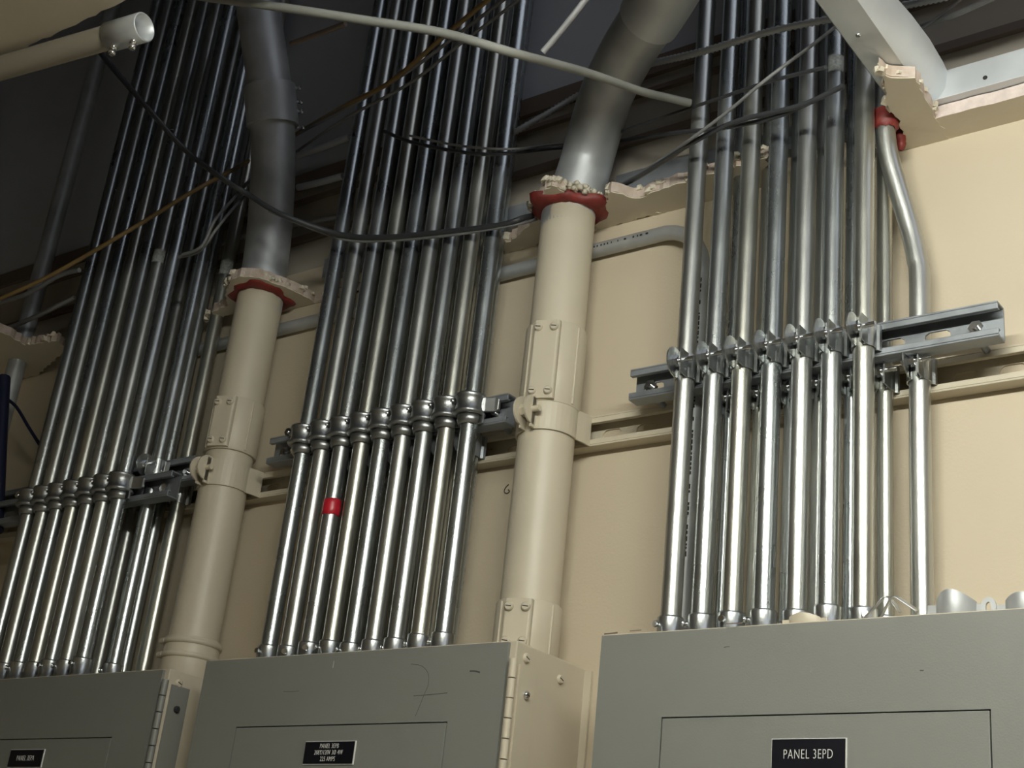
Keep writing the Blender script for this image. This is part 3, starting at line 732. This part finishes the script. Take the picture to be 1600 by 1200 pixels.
# ================================================================ CABLES
def cable(pts, r, m, name, label, sub=8, n=10, cat='cable', group='cables hanging above the ceiling opening'):
    P = spline([at(*p) for p in pts], sub); o = MB().tube(P, r, n).build(name, m); return tag(o, label, cat, group)
def armoured(pts, r, label):
    P = spline([at(*p) for p in pts], 60); Q = [P[0]]; acc = 0
    for p in P[1:]:
        if (p - Q[-1]).length > .0026: Q.append(p)
    rad = [r * (1.0 if i % 2 else .70) for i in range(len(Q))]
    o = MB().tube(Q, r, 10, True, rad).build('armoured_cable', ARMOR); return tag(o, label, 'cable', 'armoured cables above the ceiling')
cable([(-40, 484, .30), (60, 440, .28), (130, 402, .26), (210, 355, .24), (300, 300, .20), (350, 273, .15), (392, 250, .035), (470, 205, .03), (545, 162, .16), (610, 128, .2), (690, 60, .25), (760, 2, .3), (830, -50, .3)], .0034, YELCAB, 'yellow_cable', 'yellow-brown cable climbing from the left edge across the leftmost conduits')
cable([(278, 402, .17), (312, 392, .17), (338, 358, .17), (362, 328, .15), (386, 302, .06), (394, 294, .03), (430, 262, .02), (470, 232, .03), (540, 185, .14), (640, 130, .18), (720, 68, .2), (800, 8, .22), (860, -40, .22)], .0024, GRCAB, 'grey_cable', 'grey cable, lower of the pair sweeping up behind the left bare conduit')
cable([(285, 398, .18), (315, 385, .18), (335, 345, .18), (358, 318, .15), (384, 288, .06), (394, 276, .03), (420, 240, .02), (470, 207, .03), (540, 170, .15), (640, 110, .19), (720, 50, .2), (780, 5, .22), (850, -50, .22)], .0026, GRCAB, 'grey_cable', 'grey cable, upper of the pair sweeping up behind the left bare conduit')
cable([(140, 60, .42), (175, 105, .40), (230, 168, .36), (290, 235, .30), (345, 277, .26), (385, 302, .22), (440, 335, .19), (530, 366, .13), (600, 371, .115), (700, 362, .11), (780, 352, .105), (820, 340, .09), (860, 330, .012), (940, 300, .012)], .0042, DKCAB, 'black_cable', 'black cable sagging in front of the left bare conduit and middle group')
cable([(420, 330, .17), (530, 372, .125), (600, 376, .112), (700, 368, .108), (800, 352, .10), (840, 342, .06), (880, 330, .012)], .0022, GRCAB, 'thin_cable', 'thin grey cable following the sagging black one')
cable([(600, 205, .14), (650, 224, .13), (740, 240, .12), (800, 239, .11), (860, 232, .03), (920, 228, .01), (970, 220, .03), (1060, 207, .1), (1130, 200, .12), (1220, 180, .14), (1312, 137, .15)], .0028, DKCAB, 'dark_cable', 'dark cable crossing behind the right bare conduit towards the rightmost group')
cable([(640, 212, .14), (720, 228, .13), (800, 233, .12), (860, 226, .03), (930, 222, .012)], .0018, GRCAB, 'thin_cable', 'thin grey cable above the dark one at the top of the middle group')
cable([(940, 300, .012), (985, 280, .05), (1040, 245, .1), (1080, 217, .14), (1140, 172, .16), (1200, 122, .18), (1280, 62, .16), (1330, 20, .14), (1370, -20, .12)], .0021, GRCAB, 'thin_cable', 'thin pale cable rising steeply across the top of the rightmost group')
cable([(935, 304, .014), (980, 286, .05), (1040, 250, .1), (1080, 224, .13), (1150, 190, .14), (1250, 165, .15), (1318, 134, .16)], .0032, DKCAB, 'dark_cable', 'black cable running up from the right red collar to the rightmost group')
cable([(960, 210, .05), (1010, 192, .1), (1120, 155, .13), (1200, 128, .16), (1290, 105, .2)], .0024, DKCAB, 'dark_cable', 'short dark cable above the others left of the rightmost group')
cable([(1380, 74, .06), (1440, 42, .08), (1500, 20, .1), (1600, -25, .1)], .0034, GRCAB, 'grey_cable', 'grey cable in the upper right corner behind the metal beam')
cable([(1400, 70, .075), (1450, 38, .09), (1500, 0, .11), (1530, -30, .12)], .0018, GRCAB, 'thin_cable', 'thin cable crossing the grey one in the upper right corner')
cable([(848, 82, .45), (880, 44, .45), (918, -4, .45), (940, -30, .45)], .0034, GRCAB, 'hanger_rod', 'slanting grey rod left of the right bare conduit', cat='rod')
cable([(455, 68, .3), (500, 52, .3), (540, 37, .3)], .004, TANCAB, 'hanger_rod', 'dull rod right of the left bare conduit, under the pale pipe', cat='rod')
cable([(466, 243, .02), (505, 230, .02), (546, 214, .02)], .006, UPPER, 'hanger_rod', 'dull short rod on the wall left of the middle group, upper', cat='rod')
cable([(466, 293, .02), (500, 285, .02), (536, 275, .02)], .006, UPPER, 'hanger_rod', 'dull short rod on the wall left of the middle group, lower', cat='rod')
cable([(200, -22, .62), (310, -6, .60), (450, 13, .56), (560, 30, .52), (690, 51, .47), (800, 82, .42), (915, 113, .30), (1000, 142, .20), (1040, 152, .16), (1078, 161, .13)], .0052, PALEP, 'pale_pipe', 'pale slender pipe sagging across the opening between the two bare conduits', cat='pipe')
armoured([(1018, 99, .10), (1100, 80, .14), (1200, 50, .14), (1290, 31, .13), (1390, 13, .12), (1600, -30, .12)], .0052, 'armoured cable at upper right, running behind the metal beam')
armoured([(780, 222, .055), (805, 206, .055), (850, 180, .035), (905, 148, .012), (960, 120, .02), (1018, 99, .10)], .0052, 'armoured cable climbing behind the right bare conduit')
armoured([(320, 388, .022), (385, 369, .018), (460, 353, .014), (500, 344, .014), (545, 336, .012)], .0048, 'armoured cable glimpsed between the left bare conduit and the middle group')
armoured([(10, 514, .1), (30, 506, .1), (70, 488, .1), (118, 464, .1)], .0048, 'short armoured cable at the far left above the broken drywall')
cable([(-30, 480, .2), (40, 460, .2), (90, 432, .2), (124, 422, .2)], .0040, GRCAB, 'grey_cable', 'grey cable beneath the yellow one at the left edge')
# blue cable bundle at far left
cable([(6, 590, .10), (2, 660, .10), (-2, 740, .10), (-6, 830, .10)], .012, BLUECAB, 'blue_cable', 'dark blue cable bundle hanging at the left edge', group='blue cables at the left edge')
cable([(-10, 612, .08), (22, 632, .08), (45, 668, .07), (62, 695, .06)], .003, BLUECAB, 'blue_cable', 'thin dark blue cable looping off the bundle at the left edge', group='blue cables at the left edge')

# ================================================================ LOOSE STRAPS ON THE RIGHT PANEL
def loose_strap(px0, px1, py, d, label, m, h=.024, bulge=.016, tilt=0.0):
    """strap lying on its edge: broad face upright and towards the room"""
    a = at(px0, py, d); e = at(px1, py, d); L = e.x - a.x
    t = thing('loose_strap', (a.x, -d, ZT + .0006), label, 'pipe strap', 'loose hardware lying on the panel top'); t.rotation_euler = (0, tilt, 0)
    n = 16; pr = [(L * .16 + L * .68 * i / n, -bulge * math.sin(math.pi * i / n) ** .8) for i in range(n + 1)]
    b = MB(); vs = []
    for i, (x_, y_) in enumerate(pr):
        f = i / n; zt = h * (.66 + .34 * math.sin(math.pi * min(1, max(0, f * .9 + .1)))); vs += [(x_, y_, 0), (x_, y_, zt), (x_, y_ + .0016, zt), (x_, y_ + .0016, 0)]
    fs = [(0, 1, 2, 3), (4 * n, 4 * n + 3, 4 * n + 2, 4 * n + 1)]
    for i in range(n):
        o = 4 * i; fs += [(o, o + 4, o + 5, o + 1), (o + 1, o + 5, o + 6, o + 2), (o + 2, o + 6, o + 7, o + 3), (o + 3, o + 7, o + 4, o)]
    b.add(vs, fs, True).build('strap_band', m, t, bevel=.0004)
    for x0_, x1_ in ((0, L * .17), (L * .83, L)):
        MB().box((x0_, 0, 0), (x1_, .0016, h * .58)).build('strap_foot', m, t, bevel=.0006)
    return t
ls = loose_strap(1448, 1540, 945, .118, 'bent grey pipe strap lying on panel 3EPD, right of the conduits', GALV_DULL, h=.026, tilt=.03)
b = MB()
an = [2 * math.pi * k / 20 for k in range(20)]; rx = .0095
vs = [(.059 + rx * .75 * math.cos(q), -.002, .011 + rx * math.sin(q)) for q in an] + [(.059 + rx * .28 * math.cos(q), -.002, .011 + rx * .5 * math.sin(q)) for q in an] + \
     [(.059 + rx * .75 * math.cos(q), .001, .011 + rx * math.sin(q)) for q in an] + [(.059 + rx * .28 * math.cos(q), .001, .011 + rx * .5 * math.sin(q)) for q in an]
fs = []
for k in range(20):
    j = (k + 1) % 20; fs += [(k, j, 20 + j, 20 + k), (k, 40 + k, 40 + j, j), (20 + k, 20 + j, 60 + j, 60 + k), (40 + k, 60 + k, 60 + j, 40 + j)]
b.add(vs, fs); b.build('strap_eye', GALV_DULL, ls)
loose_strap(1556, 1650, 940, .118, 'grey pipe strap lying on panel 3EPD at the right edge of the photo', GALV_DULL, h=.019, bulge=.012)
loose_strap(1222, 1292, 962, .128, 'beige strap offcut lying on panel 3EPD before the front conduits', BEIGEG, h=.0125, bulge=.006)
for k, (px, lab) in enumerate(((1358, 'loose metal offcut standing on panel 3EPD below the slender conduit'), (1384, 'loose curled metal strip on panel 3EPD left of the bent conduit'))):
    p = at(px, 945, .118); t = MB()
    pts = spline([(0, 0, .003), (.012, -.003, .012 + .008 * k), (.022, 0, .022 - .006 * k), (.034, .004, .007)], 6)
    vs = []
    for q in pts: vs += [q + Vector((0, -.004, 0)), q + Vector((0, .004, .003)), q + Vector((0, .004, .0042)), q + Vector((0, -.004, .0012))]
    n = len(pts) - 1; fs = [(0, 1, 2, 3), (4 * n, 4 * n + 3, 4 * n + 2, 4 * n + 1)]
    for i in range(n):
        o = 4 * i; fs += [(o, o + 4, o + 5, o + 1), (o + 1, o + 5, o + 6, o + 2), (o + 2, o + 6, o + 7, o + 3), (o + 3, o + 7, o + 4, o)]
    tag(t.add(vs, fs, True).build('metal_offcut', CLAMPM, None, (p.x, -.128, ZT)), lab, 'scrap', 'loose hardware lying on the panel top')

# ================================================================ LIGHT FITTING (out of frame, on the ceiling)
t = thing('strip_light', (LAMP_X0, LAMP_Y, LAMP_Z), 'white single-tube fluorescent strip light on the ceiling behind the camera', 'lamp')
L = LAMP_X1 - LAMP_X0
MB().box((0, -.05, .024), (L, .05, HC - LAMP_Z)).build('housing', WHITEP, t)
MB().tube([(.012, 0, 0), (L - .012, 0, 0)], .019, 20).build('lamp_tube', EMI, t)
for xx in (0, L): MB().box((xx - .006, -.05, -.014), (xx + .006, .05, .024)).build('end_cap', WHITEP, t)
